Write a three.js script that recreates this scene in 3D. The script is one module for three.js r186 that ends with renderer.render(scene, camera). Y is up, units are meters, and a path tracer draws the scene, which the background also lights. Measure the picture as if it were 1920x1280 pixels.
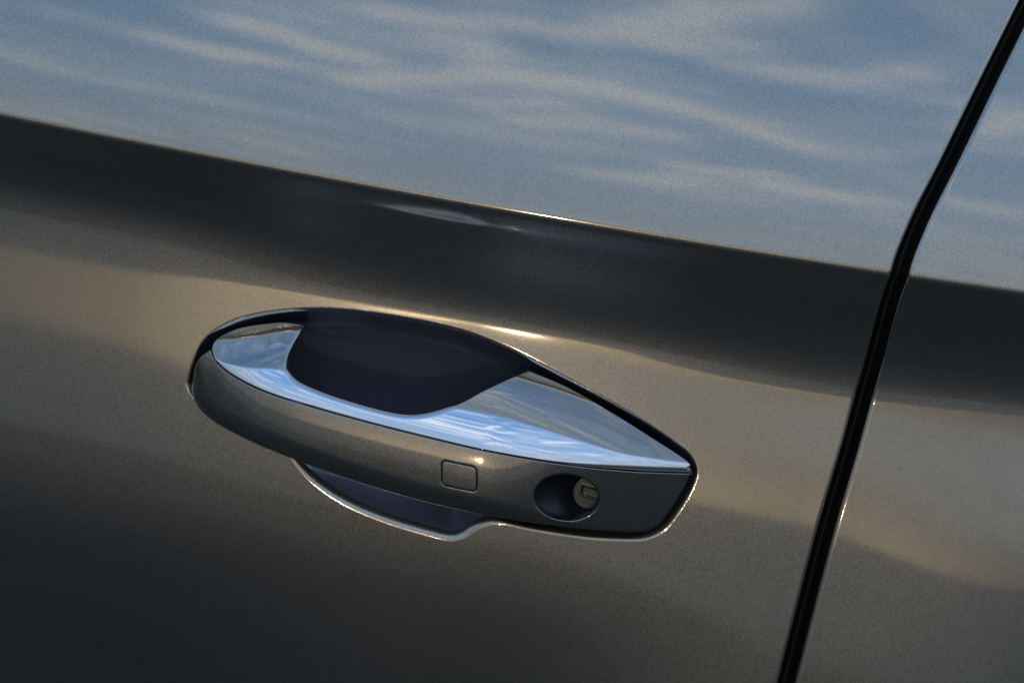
import * as THREE from 'three';

// ---------------------------------------------------------------- camera, sky, sun, exposure
const W = 1024, H = 682, RAD = Math.PI / 180, MM = 0.001;
const TARGET = new THREE.Vector3(0, 0.85, 0);          // a point on the door skin, 0.85 m above the ground
const PITCH = 20 * RAD, ROLL = 9.8 * RAD, DIST = 1.2;
const scene = new THREE.Scene();
const camera = new THREE.PerspectiveCamera(15.5, W / H, 0.05, 20000);
camera.position.set(0, TARGET.y + DIST * Math.sin(PITCH), DIST * Math.cos(PITCH));
camera.lookAt(TARGET);
camera.rotateZ(ROLL);
camera.focus = 1.175; camera.userData.fStop = 7;
const renderer = new THREE.WebGLRenderer({ antialias: true });
renderer.setSize(W, H);
renderer.toneMapping = THREE.LinearToneMapping;
renderer.toneMappingExposure = 1;
renderer.shadowMap.enabled = true;

const SUN_EL = 4.2 * RAD, SUN_AZ = 0.6 * RAD;           // azimuth from +z (straight out of the door) towards +x
const sunDir = new THREE.Vector3(Math.sin(SUN_AZ) * Math.cos(SUN_EL), Math.sin(SUN_EL), Math.cos(SUN_AZ) * Math.cos(SUN_EL));

const clamp = THREE.MathUtils.clamp, lerp = THREE.MathUtils.lerp;
const smooth = (x, a, b) => { const t = clamp((x - a) / (b - a), 0, 1); return t * t * (3 - 2 * t); };
function rng(seed) { return () => { seed = (seed + 0x6d2b79f5) | 0; let t = Math.imul(seed ^ (seed >>> 15), 1 | seed); t = (t + Math.imul(t ^ (t >>> 7), 61 | t)) ^ t; return ((t ^ (t >>> 14)) >>> 0) / 4294967296; }; }
const hash = (x, y, z) => { let h = Math.imul(x, 374761393) ^ Math.imul(y, 668265263) ^ Math.imul(z, 2147483647 - 1442695); h = Math.imul(h ^ (h >>> 13), 1274126177); return ((h ^ (h >>> 16)) >>> 0) / 4294967296; };
function noise3(x, y, z) {
  const ix = Math.floor(x), iy = Math.floor(y), iz = Math.floor(z), f = (t) => t * t * t * (t * (t * 6 - 15) + 10);
  const u = f(x - ix), v = f(y - iy), w = f(z - iz), c = (i, j, k) => hash(ix + i, iy + j, iz + k);
  return lerp(lerp(lerp(c(0, 0, 0), c(1, 0, 0), u), lerp(c(0, 1, 0), c(1, 1, 0), u), v), lerp(lerp(c(0, 0, 1), c(1, 0, 1), u), lerp(c(0, 1, 1), c(1, 1, 1), u), v), w);
}
function fbm(x, y, z, n) { let s = 0, a = 0.5, t = 0; for (let i = 0; i < n; i++) { s += a * noise3(x, y, z); t += a; a *= 0.52; x = x * 2.03 + 17.1; y = y * 2.03 + 9.2; z = z * 2.03 + 3.7; } return s / t; }

const WISPS = [   // [azimuth, elevation] in degrees along each wisp, half thickness, strength
  [[[-20.8, 36.2], [-18.2, 35.8], [-15, 36.5]], 1.0, 0.8], [[[-17.9, 40], [-15, 40], [-13.2, 39.6], [-11.6, 39.8]], 1.2, 0.9],
  [[[-10, 36.8], [-7.3, 38.8], [-4.1, 40.7], [-1, 41], [2.2, 41.3], [6.3, 40.6], [9.3, 39.7], [12.3, 37.7]], 1.2, 0.85],
  [[[-10.9, 45.1], [-6.4, 45.8], [-3.2, 47.6], [-0.3, 46.8], [4.3, 49.1], [8.6, 51.3], [12.8, 52.3]], 1.5, 0.7],
  [[[5.3, 47.8], [10.1, 48.4]], 1.0, 0.6], [[[10.6, 46.3], [15.6, 46.5], [20.2, 47.4]], 1.2, 0.65], [[[-4.2, 36.7], [-1, 38.2]], 0.8, 0.6],
  [[[-1.9, 35.4], [1.3, 36.5], [5.4, 36.7]], 1.0, 0.6], [[[6.8, 32.5], [10.8, 33.5]], 0.8, 0.65], [[[2.1, 29.9], [6.5, 31.2]], 0.8, 0.6],
  [[[-7.6, 43.6], [-4.5, 43.9], [-5.2, 42.2]], 0.9, 0.6], [[[20.5, 32.9], [23.6, 32.6]], 0.7, 0.6], [[[11, 32.2], [16.2, 31.6]], 1.0, 0.6], [[[-26, 46], [-22, 47]], 1.0, 0.5], [[[24, 42], [31, 44]], 1.3, 0.7],
];
function skyTexture() {
  const w = 4096, h = 2048, data = new Float32Array(w * h * 4);
  const stops = [[-90, 0.20, 0.19, 0.18], [-0.5, 0.10, 0.10, 0.10], [0.3, 0.105, 0.11, 0.11], [2.5, 0.13, 0.14, 0.145], [6, 0.165, 0.18, 0.195], [12, 0.24, 0.29, 0.345], [20, 0.33, 0.46, 0.63], [30, 0.29, 0.48, 0.78], [44, 0.15, 0.385, 0.79], [65, 0.09, 0.30, 0.70], [90, 0.11, 0.27, 0.56]];
  const grad = (el) => { let i = 0; while (i < stops.length - 2 && el > stops[i + 1][0]) i++; const a = stops[i], b = stops[i + 1], t = clamp((el - a[0]) / (b[0] - a[0]), 0, 1); return [1, 2, 3].map((c) => lerp(a[c], b[c], t)); };
  // cirrus threads all round the sky, kept in 2-degree sectors for speed
  const sectors = Array.from({ length: 180 }, () => []), rw = rng(77), addWisp = (pts, th, k) => {
    const az = pts.map((q) => q[0]), lo = Math.min(...az) - 7, hi = Math.max(...az) + 7, item = [pts, th, k];
    for (let a = Math.floor(lo / 2); a <= Math.floor(hi / 2); a++) sectors[((a % 180) + 180) % 180].push(item);
  };
  for (const [pts, th, k] of WISPS) addWisp(pts, th * 0.66, 1.35 * k);
  for (let n = 0; n < 420; n++) {
    const a = rw() * 360 - 180, e = 20 + 46 * rw(), len = 3 + 6 * rw(), tilt = (rw() - 0.45) * 0.5, bend = (rw() - 0.5) * 1.2;
    addWisp([0, 1, 2, 3].map((q) => [a + (q / 3 - 0.5) * len / Math.cos(e * RAD), e + (q / 3 - 0.5) * len * tilt + bend * (q === 1 || q === 2 ? 0.5 : 0)]), 0.3 + 0.5 * rw(), 0.15 + 0.3 * rw());
  }
  for (let r = 0; r < h; r++) {
    const el = ((r + 0.5) / h - 0.5) * Math.PI, y = Math.sin(el), base = grad(el / RAD), up = y > -0.01;
    for (let c = 0; c < w; c++) {
      const az = ((c + 0.5) / w - 0.5) * 2 * Math.PI, x = Math.cos(az) * Math.cos(el), z = Math.sin(az) * Math.cos(el), i = (r * w + c) * 4;
      let col = base;
      if (up) {
        const az0 = Math.atan2(x, z) / RAD - SUN_AZ / RAD, e0 = el / RAD, band = 0.26 * Math.exp(-Math.pow(az0 / 13.5, 2)) * Math.exp(-Math.pow(Math.max(e0 - 1.8, 0) / 2.8, 2)) * (e0 > -0.2 ? 1 : 0);
        const toSun = Math.acos(clamp(x * sunDir.x + y * sunDir.y + z * sunDir.z, -1, 1)) / RAD;
        const glow = Math.exp(-Math.pow(toSun / 22, 2)) * 0.25 * Math.exp(-el / RAD / 8) + band + 0.12 * Math.exp(-Math.pow((az0 + 9) / 21, 2)) * Math.exp(-Math.pow(Math.max(e0 - 3, 0) / 7, 2)), anti = 0.5 - 0.5 * (x * sunDir.x + z * sunDir.z);
        // high cirrus on a sheet above: streaks drawn out along one wind, bent by a slow warp
        const k = 1 / (Math.max(y, 0) + 0.10), px = x * k, pz = z * k;
        const wx = fbm(px * 1.3 + 5, pz * 1.3, 1.5, 3) - 0.5, wz = fbm(px * 1.3, pz * 1.3 + 8, 4.5, 3) - 0.5;
        const qx = px + wx * 0.5, qz = pz + wz * 0.4, along = qx * 0.97 + qz * 0.24, across = -qx * 0.24 + qz * 0.97;
        const broad = fbm(along * 4, across * 15, 2.2, 5), fine = fbm(along * 12, across * 48, 7.7, 4);
        let veil = smooth(broad + (fine - 0.5) * 0.5, 0.42, 0.78) * smooth(el / RAD, 2, 14) * lerp(0.45, 0.26, smooth(el / RAD, 18, 34)) + 0.14 * smooth(x, -0.35, 0.45) * smooth(el / RAD, 4, 20);
        if (e0 > 12 && e0 < 70) {
          const ca = Math.cos(e0 * RAD), da = (fbm(az0 * 0.25, e0 * 0.5, 31, 3) - 0.5) * 2, Y = e0 + (fbm(az0 * 0.18, e0 * 0.7, 57, 3) - 0.5) * 1.6;
          for (const [pts, th, k] of sectors[((Math.floor(az0 / 2) % 180) + 180) % 180]) {
            let best = 1e9;
            for (let q = 0; q < pts.length - 1; q++) {
              let X = az0 + da - pts[q][0]; X -= 360 * Math.round(X / 360); X *= ca;
              const ex = (pts[q + 1][0] - pts[q][0]) * ca, ey = pts[q + 1][1] - pts[q][1], wy = Y - pts[q][1], tt = clamp((X * ex + wy * ey) / (ex * ex + ey * ey), 0, 1), dx = (X - ex * tt) * 0.5, dy = wy - ey * tt;
              best = Math.min(best, dx * dx + dy * dy);
            }
            if (best < 6 * th * th) veil += (1 - veil) * Math.min(0.95, k * Math.exp(-best / (th * th)) * (0.45 + 1.1 * fine));
          }
        }
        veil = Math.min(veil, 1);
        const cl = [lerp(0.60, 1.04, smooth(el / RAD, 4, 34)), lerp(0.53, 1.10, smooth(el / RAD, 4, 34)), lerp(0.45, 1.20, smooth(el / RAD, 4, 34))];
        col = base.map((b, j) => (lerp(b, cl[j], veil * 0.85) + glow * [1, 0.82, 0.50][j]) * (1 - 0.25 * anti));
      }
      data[i] = col[0]; data[i + 1] = col[1]; data[i + 2] = col[2]; data[i + 3] = 1;
    }
  }
  const t = new THREE.DataTexture(data, w, h, THREE.RGBAFormat, THREE.FloatType);
  t.mapping = THREE.EquirectangularReflectionMapping; t.magFilter = t.minFilter = THREE.LinearFilter; t.wrapS = THREE.RepeatWrapping; t.needsUpdate = true;
  return t;
}
scene.background = scene.environment = skyTexture();
const sun = new THREE.DirectionalLight(new THREE.Color().setRGB(1, 0.76, 0.50), 0.115);
sun.position.copy(TARGET).addScaledVector(sunDir, 20); sun.target.position.copy(TARGET);
sun.castShadow = true; sun.shadow.radius = 1.5; sun.shadow.mapSize.set(2048, 2048);
Object.assign(sun.shadow.camera, { left: -1.5, right: 1.5, top: 1.5, bottom: -1.5, near: 1, far: 60 });
scene.add(sun, sun.target);

// ---------------------------------------------------------------- helpers
function tag(o, label, category, kind) { if (label) o.userData.label = label; if (category) o.userData.category = category; if (kind) o.userData.kind = kind; return o; }
function mesh(name, geometry, material, parent, label) { const m = new THREE.Mesh(geometry, material); m.name = name; m.castShadow = m.receiveShadow = true; parent.add(m); return tag(m, label); }
// smooth curve through [x, y] points, x rising (monotone cubic)
function curve(pts) {
  const n = pts.length, d = [], m = [];
  for (let i = 0; i < n - 1; i++) d.push((pts[i + 1][1] - pts[i][1]) / (pts[i + 1][0] - pts[i][0]));
  for (let i = 0; i < n; i++) m.push(i === 0 ? d[0] : i === n - 1 ? d[n - 2] : d[i - 1] * d[i] <= 0 ? 0 : 2 / (1 / d[i - 1] + 1 / d[i]));
  return (x) => {
    if (x <= pts[0][0]) return pts[0][1] + m[0] * (x - pts[0][0]);
    if (x >= pts[n - 1][0]) return pts[n - 1][1] + m[n - 1] * (x - pts[n - 1][0]);
    let i = 0; while (x > pts[i + 1][0]) i++;
    const h = pts[i + 1][0] - pts[i][0], t = (x - pts[i][0]) / h, t2 = t * t, t3 = t2 * t;
    return (2 * t3 - 3 * t2 + 1) * pts[i][1] + (t3 - 2 * t2 + t) * h * m[i] + (-2 * t3 + 3 * t2) * pts[i + 1][1] + (t3 - t2) * h * m[i + 1];
  };
}
// open centripetal curve through points -> polyline
function spline(pts, per = 7) {
  const c = new THREE.CatmullRomCurve3(pts.map((p) => new THREE.Vector3(p[0], p[1], 0)), false, 'centripetal');
  return c.getPoints((pts.length - 1) * per).map((p) => [p.x, p.y]);
}
function loop(...runs) { const out = []; for (const r of runs) for (const p of r) { const q = out[out.length - 1]; if (!q || Math.hypot(q[0] - p[0], q[1] - p[1]) > 1e-3) out.push(p); } return out; }
// signed distance to a polygon, negative inside
function distanceTo(poly) {
  const n = poly.length;
  return (x, y) => {
    let best = 1e18, inside = false;
    for (let i = 0, j = n - 1; i < n; j = i++) {
      const ax = poly[j][0], ay = poly[j][1], bx = poly[i][0], by = poly[i][1], ex = bx - ax, ey = by - ay, wx = x - ax, wy = y - ay;
      const t = clamp((wx * ex + wy * ey) / (ex * ex + ey * ey || 1), 0, 1), dx = wx - ex * t, dy = wy - ey * t, q = dx * dx + dy * dy;
      if (q < best) best = q;
      if ((ay > y) !== (by > y) && x < ((bx - ax) * (y - ay)) / (by - ay) + ax) inside = !inside;
    }
    return (inside ? -1 : 1) * Math.sqrt(best);
  };
}
const fillet = (d, r) => (d >= r ? 0 : -(r - Math.sqrt(Math.max(0, r * r - (r - Math.max(d, 0)) ** 2))));   // drop of a rounded edge at distance d inside it

// Modelling frame of the handle: a along the car, b and c the door's up and out tilted back by 20 degrees, as the top of a handle leans.
const CT = Math.cos(PITCH), ST = Math.sin(PITCH);
const fromTilted = (a, b, c) => [a * MM, TARGET.y + (b * CT + c * ST) * MM, (c * CT - b * ST) * MM];
const fromDoor = (u, v, w) => [u * MM, TARGET.y + v * MM, w * MM];
const TILE = 320;

function steps(...runs) { const out = [runs[0][0]]; for (const [a, b, d] of runs) { const n = Math.max(1, Math.round((b - a) / d)); for (let i = 1; i <= n; i++) out.push(a + ((b - a) * i) / n); } return out; }
const even = (a, b, d) => steps([a, b, d]);
// Sheet: the part of a grid where sd < 0, lifted to height(a, b); optional skirt of that depth straight back, and a back face.
function sheet({ xs, ys, warp = () => 0, sd, height, place = fromTilted, skirt = 0, back = false }) {
  const nx = xs.length, ny = ys.length, S = new Float64Array(nx * ny), shift = xs.map(warp);
  for (let j = 0; j < ny; j++) for (let i = 0; i < nx; i++) S[j * nx + i] = sd(xs[i], ys[j] + shift[i]);
  const P = [], keys = new Map(), tris = [], edge = new Set();
  const vert = (i, j, k, l) => {   // a corner, or where the outline crosses between two corners
    const A = j * nx + i, B = l * nx + k, key = A === B ? A : -(Math.min(A, B) * 4 + (Math.abs(i - k) + 2 * Math.abs(j - l))) - 1;
    if (keys.has(key)) return keys.get(key);
    let x = xs[i], y = ys[j] + shift[i];
    if (A !== B) {
      const bx = xs[k], by = ys[l] + shift[k]; let lo = 0, hi = 1; const inA = S[A] < 0;
      for (let it = 0; it < 14; it++) { const m = (lo + hi) / 2; if ((sd(lerp(x, bx, m), lerp(y, by, m)) < 0) === inA) lo = m; else hi = m; }
      x = lerp(x, bx, (lo + hi) / 2); y = lerp(y, by, (lo + hi) / 2);
    }
    const n = P.push([x, y]) - 1; keys.set(key, n); if (A !== B) edge.add(n); return n;
  };
  const cut = (c) => {
    const ins = c.map(([i, j]) => S[j * nx + i] < 0), n = ins.filter(Boolean).length;
    if (n === 0) return;
    const poly = [];
    for (let q = 0; q < 3; q++) {
      const a = c[q], b = c[(q + 1) % 3];
      if (ins[q]) poly.push(vert(a[0], a[1], a[0], a[1]));
      if (ins[q] !== ins[(q + 1) % 3]) poly.push(vert(a[0], a[1], b[0], b[1]));
    }
    for (let q = 1; q < poly.length - 1; q++) tris.push([poly[0], poly[q], poly[q + 1]]);
  };
  for (let j = 0; j < ny - 1; j++) for (let i = 0; i < nx - 1; i++) {
    if ((i + j) & 1) { cut([[i, j], [i + 1, j], [i, j + 1]]); cut([[i + 1, j], [i + 1, j + 1], [i, j + 1]]); }
    else { cut([[i, j], [i + 1, j], [i + 1, j + 1]]); cut([[i, j], [i + 1, j + 1], [i, j + 1]]); }
  }
  const pos = [], nor = [], uv = [], idx = [], e = 0.06;
  const push = (x, y, c, n) => { const p = place(x, y, c), q = place(n[0], n[1], n[2]), o = place(0, 0, 0), v = new THREE.Vector3(q[0] - o[0], q[1] - o[1], q[2] - o[2]).normalize(); pos.push(...p); nor.push(v.x, v.y, v.z); uv.push(x / TILE, y / TILE); return pos.length / 3 - 1; };
  const Z = P.map(([x, y]) => height(x, y));
  P.forEach(([x, y], i) => {
    const gx = clamp((height(x + e, y) - height(x - e, y)) / (2 * e), -6, 6), gy = clamp((height(x, y + e) - height(x, y - e)) / (2 * e), -6, 6);
    push(x, y, Z[i], [-gx, -gy, 1]);
  });
  for (const t of tris) idx.push(...t);
  if (skirt || back) {
    const seen = new Map();
    for (const t of tris) for (let q = 0; q < 3; q++) { const a = t[q], b = t[(q + 1) % 3]; seen.set(Math.min(a, b) + ',' + Math.max(a, b), (seen.get(Math.min(a, b) + ',' + Math.max(a, b)) || []).concat([[a, b]])); }
    for (const list of seen.values()) {
      if (list.length !== 1) continue;
      const [a, b] = list[0], n = [P[b][1] - P[a][1], -(P[b][0] - P[a][0]), 0];
      if (!n[0] && !n[1]) continue;
      const v = [push(P[a][0], P[a][1], Z[a], n), push(P[b][0], P[b][1], Z[b], n), push(P[a][0], P[a][1], Z[a] - skirt, n), push(P[b][0], P[b][1], Z[b] - skirt, n)];
      idx.push(v[0], v[2], v[1], v[1], v[2], v[3]);
    }
    if (back) { const at = pos.length / 3; P.forEach(([x, y], i) => push(x, y, Z[i] - skirt, [0, 0, -1])); for (const t of tris) idx.push(at + t[0], at + t[2], at + t[1]); }
  }
  const g = new THREE.BufferGeometry();
  g.setAttribute('position', new THREE.Float32BufferAttribute(pos, 3)); g.setAttribute('normal', new THREE.Float32BufferAttribute(nor, 3)); g.setAttribute('uv', new THREE.Float32BufferAttribute(uv, 2)); g.setIndex(idx);
  return g;
}

// ---------------------------------------------------------------- materials
function flakeTexture() {   // aluminium flakes in the base coat: single specks lighter and darker than their neighbours
  const n = 1024, data = new Uint8Array(n * n * 4), r = rng(11);
  for (let i = 0; i < n * n; i++) {
    const g = (r() + r() + r() - 1.5) / 1.5, spark = r() > 0.985 ? 0.25 : 0, v = clamp(0.70 + g * 0.26 + spark, 0, 1);
    data[i * 4] = 255 * clamp(v * (1 + (r() - 0.5) * 0.05), 0, 1); data[i * 4 + 1] = 255 * v; data[i * 4 + 2] = 255 * clamp(v * (1 + (r() - 0.5) * 0.06), 0, 1); data[i * 4 + 3] = 255;
  }
  const t = new THREE.DataTexture(data, n, n); t.wrapS = t.wrapT = THREE.RepeatWrapping; t.magFilter = t.minFilter = THREE.LinearFilter; t.needsUpdate = true;
  return t;
}
function flakeLieTexture() {   // flakes lie flat or askew: flat ones mirror sharply, askew ones scatter wide
  const n = 1024, data = new Uint8Array(n * n * 4), r = rng(23);
  for (let i = 0; i < n * n; i++) { const v = r() < 0.56 ? 0.14 + 0.08 * r() : 0.80 + 0.20 * r(); data[i * 4] = data[i * 4 + 1] = data[i * 4 + 2] = 255 * v; data[i * 4 + 3] = 255; }
  const t = new THREE.DataTexture(data, n, n); t.wrapS = t.wrapT = THREE.RepeatWrapping; t.magFilter = t.minFilter = THREE.NearestFilter; t.repeat.set(3.7, 3.7); t.needsUpdate = true;
  return t;
}
const flakes = flakeTexture(), flakeLie = flakeLieTexture();
const paint = new THREE.MeshPhysicalMaterial({ name: 'taupe metallic paint', color: new THREE.Color().setRGB(0.61, 0.56, 0.475), map: flakes, metalness: 1, roughness: 0.42, roughnessMap: flakeLie, clearcoat: 1, clearcoatRoughness: 0.03 });
const chrome = new THREE.MeshPhysicalMaterial({ name: 'polished chrome', color: new THREE.Color().setRGB(0.84, 0.85, 0.86), metalness: 1, roughness: 0.035 });
const plastic = new THREE.MeshPhysicalMaterial({ name: 'black plastic', color: new THREE.Color().setRGB(0.05, 0.05, 0.054), roughness: 0.5 });
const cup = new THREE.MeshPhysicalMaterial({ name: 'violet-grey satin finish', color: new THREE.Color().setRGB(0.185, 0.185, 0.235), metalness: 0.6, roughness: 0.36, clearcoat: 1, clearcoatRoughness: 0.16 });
const rubber = new THREE.MeshPhysicalMaterial({ name: 'black rubber', color: new THREE.Color().setRGB(0.014, 0.014, 0.015), roughness: 0.5 });
const steel = new THREE.MeshPhysicalMaterial({ name: 'lock metal', color: new THREE.Color().setRGB(0.22, 0.22, 0.205), metalness: 1, roughness: 0.35 });
const bore = new THREE.MeshPhysicalMaterial({ name: 'dark satin lining', color: new THREE.Color().setRGB(0.012, 0.013, 0.017), roughness: 0.28 });

// ---------------------------------------------------------------- the car's side
const car = new THREE.Group(); car.name = 'parked_car'; car.position.set(0, 0, 0); scene.add(car);
tag(car, 'taupe metallic car side with chrome-topped pull handle and a dark door gap', 'car');

// Lean of the skin (degrees of its outward normal above level) against the distance s in mm below the shoulder crease
const LEAN = [   // ahead of the handle, above it, behind it, on the rear door
  [[-420, 42], [-250, 38], [-140, 34], [-90, 31], [-45, 26], [-15, 22], [-2, 20], [1.2, -8], [2.5, -22], [5, -27], [9, -26], [16, -22], [24, -20], [33, -13], [45, 1], [58, 8], [71, 10.4], [97, 11], [124, 10], [148, 8], [172, 4], [208, -6], [280, -15], [420, -18]],
  [[-420, 42], [-250, 38], [-140, 34], [-90, 31], [-45, 26], [-15, 22], [-2, 20], [1.2, -8], [2.5, -22], [5, -28], [9, -28], [16, -23], [28, -21], [38, -16], [48, -8], [57, 1.5], [62, 7.5], [65.5, 13], [72, 14.2], [85, 14.4], [100, 13], [115, 12], [135, 10.4], [165, 7.5], [215, -2], [420, -14]],
  [[-420, 42], [-250, 38], [-140, 34], [-90, 31], [-45, 26], [-15, 22], [-2, 20], [1.2, -8], [2.5, -22], [5, -28], [9, -27], [16, -23], [30, -21], [42, -16], [54, -7], [64, 2.5], [70, 8.5], [74, 13.2], [80, 14.8], [92, 15.4], [104, 14.8], [118, 13.2], [130, 11.9], [146, 10.7], [168, 9.8], [220, 8], [420, -4]],
  [[-420, 42], [-250, 38], [-140, 34], [-90, 31], [-45, 26], [-15, 22], [-2, 20], [1.2, -8], [2.5, -22], [5, -28], [9, -27], [16, -23], [30, -21], [42, -16], [54, -6], [64, 6], [71, 12.4], [80, 15.6], [100, 17], [120, 16.6], [135, 14.6], [146, 12.6], [165, 11], [220, 8], [420, -4]],
];
const S0 = -420, DS = 0.25, profiles = LEAN.map((pts) => {
  const f = curve(pts), n = Math.round(840 / DS), w = new Float64Array(n + 1);
  for (let i = 0; i < n; i++) w[i + 1] = w[i] + Math.tan(f(S0 + (i + 0.5) * DS) * RAD) * DS;
  const at = w[Math.round(-S0 / DS)];
  return (s) => { const x = clamp((s - S0) / DS, 0, n - 1e-6), i = Math.floor(x); return 14 + lerp(w[i], w[i + 1], x - i) - at; };
});
const CREASE = 68.5;
const bow = (u) => -u * u / 5200;                       // the side of the car is slightly barrelled along its length
function skin(u, v) {
  const s = CREASE - v, l = 1 - smooth(u, -190, -20), r = smooth(u, -10, 160), q = smooth(u, 150, 270);
  const w = profiles[0](s) * l + profiles[1](s) * (1 - l) * (1 - r) + profiles[2](s) * r * (1 - l);
  return lerp(w, profiles[3](s), q) + bow(u);
}
const RECESS = distanceTo(loop(spline([[-149.8, -47], [-149, -38.5], [-145.1, -25.5], [-134.8, -15.5], [-117.9, -7.8], [-92.9, -1.7], [-67.4, 0.3], [-41.5, 0.4], [-20.5, -1.1], [1, -5.6], [14.7, -9.7], [39.5, -17.9], [67.3, -28.1], [84.4, -36], [93.6, -41.4], [97.6, -47.5], [97.2, -54.5], [92.7, -67.4], [87, -77.4], [79.5, -82.6], [66, -85], [51.7, -86.4], [25.6, -86.7], [8.5, -86.3], [-0.1, -89.9], [-6.9, -96.1], [-13, -98.8], [-24.9, -98.3], [-46.4, -95.5], [-65.5, -90.9], [-82.5, -83.2], [-89.8, -77.5], [-96, -71], [-103, -63], [-116, -57], [-134, -53.5], [-146, -52], [-149.8, -47]], 5)));
const LIP = 2.2;
function doorHeight(u, v) {
  let w = skin(u, v);
  if (u > -165 && u < 115 && v > -122 && v < 14) {
    const d = -RECESS(u, v) - 0.3, e = d <= -LIP ? 0 : d >= LIP ? d : (d + LIP) ** 2 / (4 * LIP);
    const deep = clamp(34 - 0.30 * (v + 45), 20, 52);   // the floor leans down towards the lobe below the grip
    const steep = lerp(2.4, 1.02, smooth(-v, 58, 82) * (1 - smooth(u, 4, 16)) * smooth(u, -112, -98)) * lerp(1, 2.8, smooth(-u, 66, 92) * smooth(-v, 18, 32) * (1 - smooth(-v, 60, 70)));   // the lobe's wall is laid back
    w -= deep * (1 - Math.exp(-((e * steep) / deep) - ((e * steep) / deep) ** 2 * 0.5));
  }
  return w;
}
// the shut line: rear edge of the front door and front edge of the rear door, u against v
const gapFront = curve([[-420, 146], [-145, 157.6], [-67.6, 162], [-15, 167.2], [20, 169.3], [54, 168.7], [70, 169.4], [90, 173.6], [118.4, 183.4], [153.8, 196], [189.6, 209.6], [330, 262]]);
const gapRear = (v) => gapFront(v) + 7.6;
// A panel as a warped grid: columns run to an edge that follows the shut line, rows follow the crease
function panel({ us, vs, u, height, edge, side }) {
  const nx = us.length, ny = vs.length, pos = [], nor = [], uv = [], idx = [], e = 0.06;
  const f = (x, y) => height(x, y) + (edge ? fillet(side * (edge(y) - x), 2.3) : 0);
  for (let j = 0; j < ny; j++) for (let i = 0; i < nx; i++) {
    const y = vs[j], x = u(us[i], y), gx = clamp((f(x + e, y) - f(x - e, y)) / (2 * e), -5, 5), gy = clamp((f(x, y + e) - f(x, y - e)) / (2 * e), -6, 6), n = new THREE.Vector3(-gx, -gy, 1).normalize();
    pos.push(...fromDoor(x, y, f(x, y))); nor.push(n.x, n.y, n.z); uv.push(x / TILE, y / TILE);
  }
  for (let j = 0; j < ny - 1; j++) for (let i = 0; i < nx - 1; i++) { const a = j * nx + i; idx.push(a, a + 1, a + nx, a + 1, a + nx + 1, a + nx); }
  if (edge) {   // the folded return of the panel into the gap
    const i = side > 0 ? nx - 1 : 0, at = pos.length / 3;
    for (let j = 0; j < ny; j++) { const k = j * nx + i, x = pos[k * 3], y = pos[k * 3 + 1], z = pos[k * 3 + 2]; pos.push(x, y, z, x - side * 0.002, y, z - 0.022); nor.push(side, 0, 0, side, 0, 0); uv.push(0, vs[j] / TILE, 0.1, vs[j] / TILE); }
    for (let j = 0; j < ny - 1; j++) { const a = at + j * 2; if (side > 0) idx.push(a, a + 1, a + 2, a + 1, a + 3, a + 2); else idx.push(a, a + 2, a + 1, a + 1, a + 2, a + 3); }
  }
  const g = new THREE.BufferGeometry();
  g.setAttribute('position', new THREE.Float32BufferAttribute(pos, 3)); g.setAttribute('normal', new THREE.Float32BufferAttribute(nor, 3)); g.setAttribute('uv', new THREE.Float32BufferAttribute(uv, 2)); g.setIndex(idx);
  return g;
}
const ROWS = steps([-420, -130, 5], [-130, 16, 0.5], [16, 58, 2], [58, 66, 0.6], [66, 71, 0.2], [71, 80, 1], [80, 260, 4]);
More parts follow.
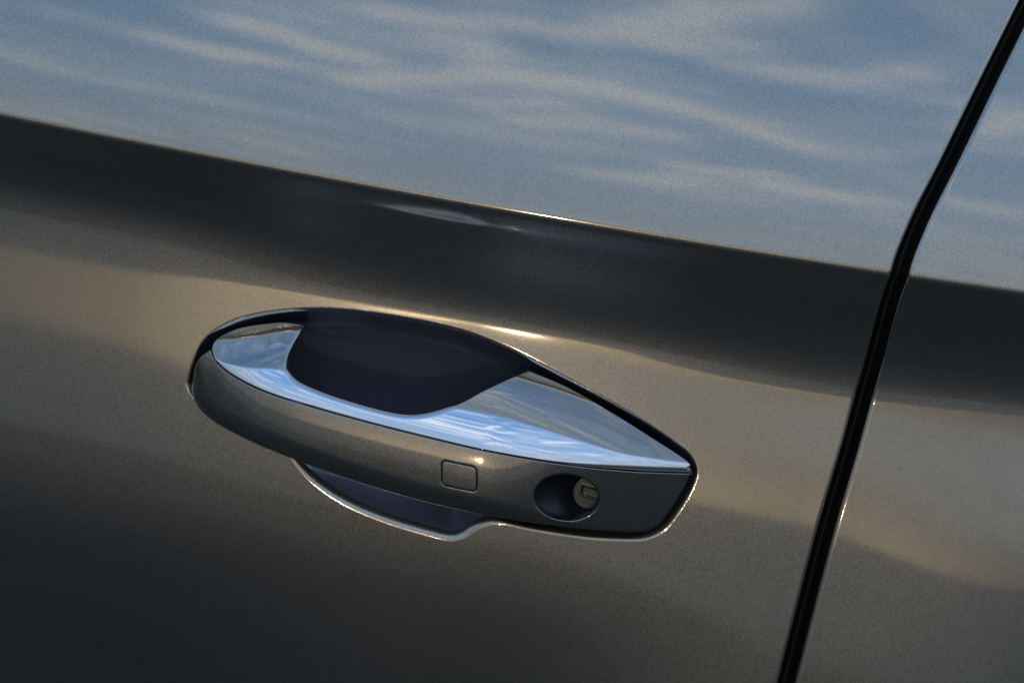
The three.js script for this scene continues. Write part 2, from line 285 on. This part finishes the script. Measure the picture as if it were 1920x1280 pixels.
{
  // front door; the hole for the handle is filled by handle_recess, cut along the same outline
  const HOLE = [-160, -116, 108, 10], inHole = (x, y) => x > HOLE[0] && x < HOLE[2] && y > HOLE[1] && y < HOLE[3];
  const door = new THREE.Group(); door.name = 'front_door'; car.add(door);
  const cols = steps([-420, -160, 4], [-160, 108, 4], [108, 155, 3], [155, 164, 1]).concat(0.999);   // last: the edge, as a flag
  const span = (t, y) => (t === 0.999 ? gapFront(y) : t >= 108 ? 108 + ((t - 108) / 60) * (gapFront(y) - 108) : t);
  const edgeCols = [...cols.slice(0, -1), ...[164.5, 165, 165.4, 165.8, 166.2, 166.6, 167, 167.3, 167.6, 167.8, 167.95], 0.999];
  const rows = ROWS.filter((y) => !(y > -130 && y < 16 && Math.abs(y / 2 - Math.round(y / 2)) > 1e-6));
  const g = panel({ us: edgeCols, vs: rows, u: span, height: skin, edge: gapFront, side: 1 });
  { // drop the coarse cells over the handle: a fine sheet takes their place
    const p = g.attributes.position.array, keep = [], ix = g.index.array;
    for (let i = 0; i < ix.length; i += 3) { const cx = (p[ix[i] * 3] + p[ix[i + 1] * 3] + p[ix[i + 2] * 3]) / 3 / MM, cy = ((p[ix[i] * 3 + 1] + p[ix[i + 1] * 3 + 1] + p[ix[i + 2] * 3 + 1]) / 3 - TARGET.y) / MM; if (!inHole(cx, cy)) keep.push(ix[i], ix[i + 1], ix[i + 2]); }
    g.setIndex(keep);
  }
  mesh('door_skin', g, paint, door);
  const fine = { xs: even(HOLE[0], HOLE[2], 0.5), ys: even(HOLE[1], HOLE[3], 0.5), place: fromDoor, height: doorHeight };
  mesh('handle_surround', sheet({ ...fine, sd: (x, y) => -RECESS(x, y) - 2.6 }), paint, door);
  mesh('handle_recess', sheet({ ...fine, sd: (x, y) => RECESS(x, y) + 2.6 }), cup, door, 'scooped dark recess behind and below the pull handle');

  const rear = mesh('rear_door', panel({ us: [0, 0.05, 0.2, 0.4, 0.6, 0.9, 1.2, 1.6, 2, 2.6, 3.4, ...steps([4, 30, 1.5], [30, 320, 5])], vs: ROWS.filter((y, i) => y > 16 || y < -130 || i % 4 === 0), u: (t, y) => gapRear(y) + t, height: (x, y) => skin(x, y) - 0.6 - 0.012 * (x - 175), edge: gapRear, side: -1 }), paint, car, 'taupe metallic rear door right of the dark gap');

  // dark body behind the gap and the soft seal that runs down it
  const strip = (name, x0, x1, dz, round, material) => {
    const pos = [], nor = [], uv = [], idx = [], n = 8;
    ROWS.forEach((y, j) => {
      for (let i = 0; i <= n; i++) { const t = i / n, x = gapFront(y) + lerp(x0, x1, t), z = skin(gapFront(y), y) - dz + round * Math.sin(Math.PI * t), s = Math.cos(Math.PI * t) * round * Math.PI / (x1 - x0), v = new THREE.Vector3(-s, 0, 1).normalize(); pos.push(...fromDoor(x, y, z)); nor.push(v.x, v.y, v.z); uv.push(t, y / 50); }
      if (j) for (let i = 0; i < n; i++) { const a = (j - 1) * (n + 1) + i; idx.push(a, a + 1, a + n + 1, a + 1, a + n + 2, a + n + 1); }
    });
    const q = new THREE.BufferGeometry(); q.setAttribute('position', new THREE.Float32BufferAttribute(pos, 3)); q.setAttribute('normal', new THREE.Float32BufferAttribute(nor, 3)); q.setAttribute('uv', new THREE.Float32BufferAttribute(uv, 2)); q.setIndex(idx);
    return mesh(name, q, material, car);
  };
  strip('body_pillar', -30, 40, 24, 0, rubber);
  strip('door_seal', 2.2, 6.4, 14, 3, rubber).userData.label = 'black rubber seal inside the door gap';
}

// side glass and roof above the shoulder: out of the frame, mirrored in the chrome top of the handle
{
  const side = (name, prof, material) => {
    const c = spline(prof, 6), n = 40, pos = [], idx = [], uv = [];
    c.forEach(([v, w], j) => { for (let i = 0; i <= n; i++) { const u = lerp(-900, 900, i / n); pos.push(...fromDoor(u, v, w + bow(u) * 0.4)); uv.push(u / TILE, v / TILE); } if (j) for (let i = 0; i < n; i++) { const a = (j - 1) * (n + 1) + i; idx.push(a, a + 1, a + n + 1, a + 1, a + n + 2, a + n + 1); } });
    const g = new THREE.BufferGeometry(); g.setAttribute('position', new THREE.Float32BufferAttribute(pos, 3)); g.setAttribute('uv', new THREE.Float32BufferAttribute(uv, 2)); g.setIndex(idx); g.computeVertexNormals();
    return mesh(name, g, material, car);
  };
  const w0 = skin(0, 262);
  side('belt_moulding', [[258, w0 - 10], [266, w0 + 2], [278, w0 + 1], [284, w0 - 9]], plastic);
  side('side_window', [[278, w0 - 8], [360, w0 - 46], [480, w0 - 108], [600, w0 - 178], [660, w0 - 218]], new THREE.MeshPhysicalMaterial({ name: 'dark privacy glass', color: new THREE.Color().setRGB(0.01, 0.011, 0.012), roughness: 0.02, ior: 1.52 }));
  side('roof', [[652, w0 - 205], [672, w0 - 222], [695, w0 - 262], [712, w0 - 340], [722, w0 - 560], [724, w0 - 1000]], paint);
}

// ---------------------------------------------------------------- the pull handle (points in mm in the tilted frame)
const handle = new THREE.Group(); handle.name = 'door_handle'; car.add(handle); tag(handle, 'taupe pull handle with chrome top trim, button and key hole');
const SEAM = [[-141, -28.2], [-138.7, -31.7], [-135, -34.7], [-127.6, -38.3], [-110.8, -43], [-84, -46.4], [-57.7, -48.9], [-31.9, -50.8], [-6.3, -52.3], [19.3, -52.7], [45.1, -52.2], [70.9, -50.3], [95.2, -47.5]];
const LOWER = [[93.1, -56], [88.8, -67.1], [84.6, -75], [80.1, -78.6], [73.8, -80.3], [50.5, -82.4], [24.7, -83.4], [-1, -83.4], [-26.7, -82.3], [-52.8, -79.5], [-79.4, -75.4], [-106.7, -70.1], [-123.5, -66], [-135, -62.4], [-142.8, -58.1], [-147.5, -52.4], [-149.3, -47.3], [-148.8, -41.4], [-146.4, -33.8], [-141, -28.2]];
const INNER = [[-97.3, -7.1], [-99.2, -11.5], [-101.7, -18.3], [-102.9, -25], [-101.7, -30.4], [-97.3, -34.5], [-85.8, -37.9], [-64.5, -41], [-48.9, -42.1], [-41.8, -41.7], [-35.2, -40], [-26.9, -36.3], [-10.8, -26.1], [2.9, -16.7], [10.3, -11.8]];
const OUTER_REAR = [[10.4, -12], [28.9, -16.4], [54.1, -25.7], [73.8, -33.8], [90.8, -41.1], [94.1, -43.4], [95.2, -47.5]];
const OUTER_FRONT = [[-141, -28.2], [-141, -24.4], [-137.1, -19.8], [-130.1, -15.4], [-117.8, -11.2], [-107.8, -8.7], [-98.7, -7.2], [-97.3, -7.1]];
const seam = spline(SEAM), trimLine = distanceTo(loop(seam, spline(OUTER_REAR).reverse(), spline(INNER).reverse(), spline(OUTER_FRONT).reverse()));
const bodyLine = distanceTo(loop(seam, [[95.2, -47.5]], spline(LOWER)));
const seamB = curve([[-150, -31.5], ...SEAM.slice(3), [110, -46]]);
const seamC = curve([[-160, -8], [-149, 0.5], [-141, 6], [-130, 13], [-113, 20], [-93, 24], [-61, 26.5], [-32, 27.5], [-6, 28], [19, 25.5], [45, 20.5], [71, 12.5], [95, 1.5], [110, -4]]);
const ridgeB = curve([[-160, -32], [-140.9, -31.8], [-131.4, -33.4], [-123.3, -33.6], [-105.1, -31.5], [-94.2, -33.7], [-80.6, -37], [-59.4, -39.9], [-42, -40], [-29.4, -36.2], [-20, -34.8], [-14.4, -34.9], [1, -35.6], [16.7, -37.4], [43.2, -41.1], [64.6, -43.4], [77.9, -43.3], [94.6, -42.8], [110, -42.5]]);
// bevel above the seam: leans 24 degrees at the seam to 42 at the ridge
function bevel(a, e) { const t0 = Math.tan(2 * RAD), t1 = Math.tan(22 * RAD), L = 16; return -(t0 * e + ((t1 - t0) * e * e) / (2 * L)); }
// top facet behind the ridge: leans far back; the front pad eases off towards its far edge
function slopeTop(a, e) { const ease = 1.4 * Math.log(1 + Math.exp((e - 10) / 1.4)) - 1.4 * Math.log(1 + Math.exp(-10 / 1.4)); return lerp(1.28 * e - 0.22 * ease, 1.26 * e, smooth(a, -60, -10)); }
function trimHeight(a, b) {
  const sb = seamB(a), rb = Math.max(ridgeB(a), sb + 0.2), base = seamC(a);
  const bev = base + bevel(a, b - sb), top = base + bevel(a, rb - sb) - slopeTop(a, b - rb);
  const k = 0.7, h = clamp(0.5 + (0.5 * (top - bev)) / k, 0, 1);
  const c = lerp(top, bev, h) - k * h * (1 - h);
  const d = -trimLine(a, b), above = b - sb;
  const r = lerp(lerp(0.8, 3.0, smooth(a, 20, 70)), smooth(a, -112, -100) * (1 - smooth(a, -20, -8)) * 2.4 + 0.6, smooth(above, 2.4, 4));
  return c + fillet(d, r);
}
const lowerLine = (() => { const q = spline(LOWER); return (x, y) => { let best = 1e18; for (let i = 1; i < q.length; i++) { const ex = q[i][0] - q[i - 1][0], ey = q[i][1] - q[i - 1][1], wx = x - q[i - 1][0], wy = y - q[i - 1][1], t = clamp((wx * ex + wy * ey) / (ex * ex + ey * ey), 0, 1); best = Math.min(best, (wx - ex * t) ** 2 + (wy - ey * t) ** 2); } return Math.sqrt(best); }; })();
function bodyBase(a, b) {
  const e = Math.max(seamB(a) - b, -2), t = smooth(a, 0, 55);
  return seamC(a) - 0.2 - (lerp(0.045, 0.4, t) * e + lerp(0.0068, 0.0025, t) * e * Math.abs(e));
}
function bodyHeight(a, b) {
  const low = seamB(a) - b, r = lerp(0.6, 10 - 8 * smooth(a, 0, 60), smooth(low, -1, lerp(10, 14, smooth(-a, 110, 135))));
  return bodyBase(a, b) + fillet(lowerLine(a, b), r) + fillet(-bodyLine(a, b) - 0.25, 0.45) * smooth(lowerLine(a, b), 0.5, 2);
}
// openings in the painted body
const KEY = { a: 38.0, b: -68.2, ra: 15.6, rb: 11.3, turn: 0.0 };
const keyLine = (a, b) => { const x = (a - KEY.a) / KEY.ra, y = (b - KEY.b - 0.02 * (a - KEY.a)) / KEY.rb, q = Math.hypot(x, y); return (q - 1) * Math.min(KEY.ra, KEY.rb) * (q < 1e-6 ? 1 : q / Math.hypot(x * KEY.rb / KEY.ra, y)) ; };
const BTN = { a: -13.7, b: -66.3, ha: 8.1, hb: 5.5, r: 2.0, shear: -0.17, slope: -0.03 };
const btnLine = (a, b) => { const y = b - BTN.b - BTN.slope * (a - BTN.a), x = a - BTN.a - BTN.shear * y, qx = Math.abs(x) - BTN.ha + BTN.r, qy = Math.abs(y) - BTN.hb + BTN.r; return Math.hypot(Math.max(qx, 0), Math.max(qy, 0)) + Math.min(Math.max(qx, qy), 0) - BTN.r; };
{
  const bodyCut = (a, b) => Math.max(bodyLine(a, b) + 0.25, -(btnLine(a, b) - 0.55), -keyLine(a, b));
  const bodyH = (a, b) => bodyHeight(a, b) + fillet(btnLine(a, b) - 0.55, 0.4) + fillet(keyLine(a, b), 0.8);
  mesh('grip_body', sheet({ xs: even(-152, 97, 0.5), ys: steps([-46, -1.8, 0.5], [-1.8, 0.6, 0.15], [0.6, 16, 0.5]), warp: seamB, sd: bodyCut, height: bodyH, skirt: 9 }), paint, handle, 'taupe painted front of the handle');
  mesh('chrome_trim', sheet({ xs: even(-144, 97, 0.4), ys: steps([-3, 0, 0.5], [0, 2.2, 0.14], [2.2, 46, 0.4]), warp: seamB, sd: (a, b) => trimLine(a, b) + 0.3, height: trimHeight, skirt: 3 }), chrome, handle, 'mirror chrome trim along the top of the handle');
  mesh('push_button', sheet({ xs: even(-25, -2, 0.3), ys: even(-75, -57, 0.3), sd: btnLine, height: (a, b) => bodyBase(a, b) + fillet(-btnLine(a, b), 0.45), skirt: 2 }), paint, handle, 'small rounded square button set flush in the handle');
  // black carrier under the shells, seen only in their joints
  const whole = (a, b) => Math.min(trimLine(a, b), bodyLine(a, b)) + 1.2;
  const core = (a, b) => (b > seamB(a) ? trimHeight(a, b) : bodyBase(a, b) + fillet(-bodyLine(a, b) - 1.2, 7)) - 2;
  mesh('grip_core', sheet({ xs: even(-150, 96, 0.9), ys: even(-86, -6, 0.9), sd: (a, b) => Math.max(whole(a, b), -(keyLine(a, b) + 0.3)), height: core, skirt: 17, back: true }), plastic, handle);
  // key hole: a funnel from the oval rim down to the lock
  const LOCK = { a: 49.2, b: -65.2, r: 8.4, depth: 14 };
  const ring = [], N = 72, M = 10, pos = [], idx = [];
  for (let i = 0; i <= N; i++) { const t = (i / N) * 2 * Math.PI, c = Math.cos(t), s = Math.sin(t); ring.push([KEY.a + KEY.ra * c, KEY.b + KEY.rb * s + 0.02 * KEY.ra * c, LOCK.a + LOCK.r * c, LOCK.b + LOCK.r * s]); }
  const lockC = bodyBase(LOCK.a, LOCK.b) - LOCK.depth;
  for (let j = 0; j <= M; j++) { const t = j / M; for (const [a0, b0, a1, b1] of ring) { const a = lerp(a0, a1, t * t * (3 - 2 * t) * 0.4 + t * 0.6), b = lerp(b0, b1, t); pos.push(...fromTilted(a, b, lerp(bodyBase(a0, b0) - 0.8, lockC, t))); } }
  for (let j = 0; j < M; j++) for (let i = 0; i < N; i++) { const a = j * (N + 1) + i; idx.push(a, a + N + 1, a + 1, a + 1, a + N + 1, a + N + 2); }
  const fg = new THREE.BufferGeometry(); fg.setAttribute('position', new THREE.Float32BufferAttribute(pos, 3)); fg.setIndex(idx); fg.computeVertexNormals();
  mesh('key_hole', fg, bore, handle, 'dark oval funnel around the lock');
  // lock cylinder: a face with a sunken slot flap
  const lockLine = (a, b) => Math.hypot(a - LOCK.a, b - LOCK.b) - LOCK.r + 0.1;
  const slot = (a, b) => { const x = a - LOCK.a - 2.2, y = b - LOCK.b - 0.3; return Math.max(Math.abs(x) - 6.2, Math.abs(y + 0.12 * x) - 2.1); };
  mesh('lock_cylinder', sheet({ xs: even(39, 59, 0.3), ys: even(-75, -56, 0.3), sd: lockLine, height: (a, b) => lockC + 0.4 + 0.29 * (b - LOCK.b) - 1.5 * smooth(-slot(a, b), 0, 0.5) + 0.3 * Math.exp(-(((slot(a, b) - 0.4) / 0.3) ** 2)) + fillet(-lockLine(a, b), 0.5), skirt: 2 }), steel, handle, 'metal lock face with a covered key slot');
}

// ---------------------------------------------------------------- ground, mirrored in the lower door
{
  const n = 1024, data = new Uint8Array(n * n * 4), r = rng(5);
  for (let y = 0; y < n; y++) for (let x = 0; x < n; x++) { const v = 0.5 + (r() - 0.5) * 0.5 + (noise3(x / 40, y / 40, 3) - 0.5) * 0.3, i = (y * n + x) * 4; data[i] = data[i + 1] = data[i + 2] = 255 * clamp(v, 0, 1); data[i + 3] = 255; }
  const t = new THREE.DataTexture(data, n, n); t.wrapS = t.wrapT = THREE.RepeatWrapping; t.magFilter = THREE.LinearFilter; t.repeat.set(1500, 1500); t.needsUpdate = true;
  const pale = t.clone(); pale.repeat.set(900, 900); pale.needsUpdate = true;
  const g = new THREE.PlaneGeometry(6000, 6000); g.rotateX(-Math.PI / 2);
  tag(mesh('ground', g, new THREE.MeshPhysicalMaterial({ name: 'dry gravel', color: new THREE.Color().setRGB(0.56, 0.49, 0.40), map: pale, roughness: 1, specularIntensity: 0 }), scene), 'pale dry gravel beyond the road', 'ground', 'structure');
  const r2 = new THREE.PlaneGeometry(600, 8); r2.rotateX(-Math.PI / 2); r2.translate(0, 0.008, -1.5);
  const verge = t.clone(); verge.repeat.set(190, 1.6); verge.needsUpdate = true;
  const r3 = new THREE.PlaneGeometry(600, 5); r3.rotateX(-Math.PI / 2); r3.translate(0, 0.004, 2);
  tag(mesh('verge', r3, new THREE.MeshPhysicalMaterial({ name: 'trodden earth', color: new THREE.Color().setRGB(0.30, 0.26, 0.21), map: verge, roughness: 1, specularIntensity: 0 }), scene), 'brown earth verge between road and gravel', 'verge', 'structure');
  const tarmac = t.clone(); tarmac.repeat.set(150, 2.2); tarmac.needsUpdate = true;
  tag(mesh('road', r2, new THREE.MeshStandardMaterial({ name: 'asphalt', color: new THREE.Color().setRGB(0.09, 0.075, 0.06), map: tarmac, roughness: 0.7 }), scene), 'dark asphalt the car is parked on', 'road', 'structure');
}

renderer.render(scene, camera);
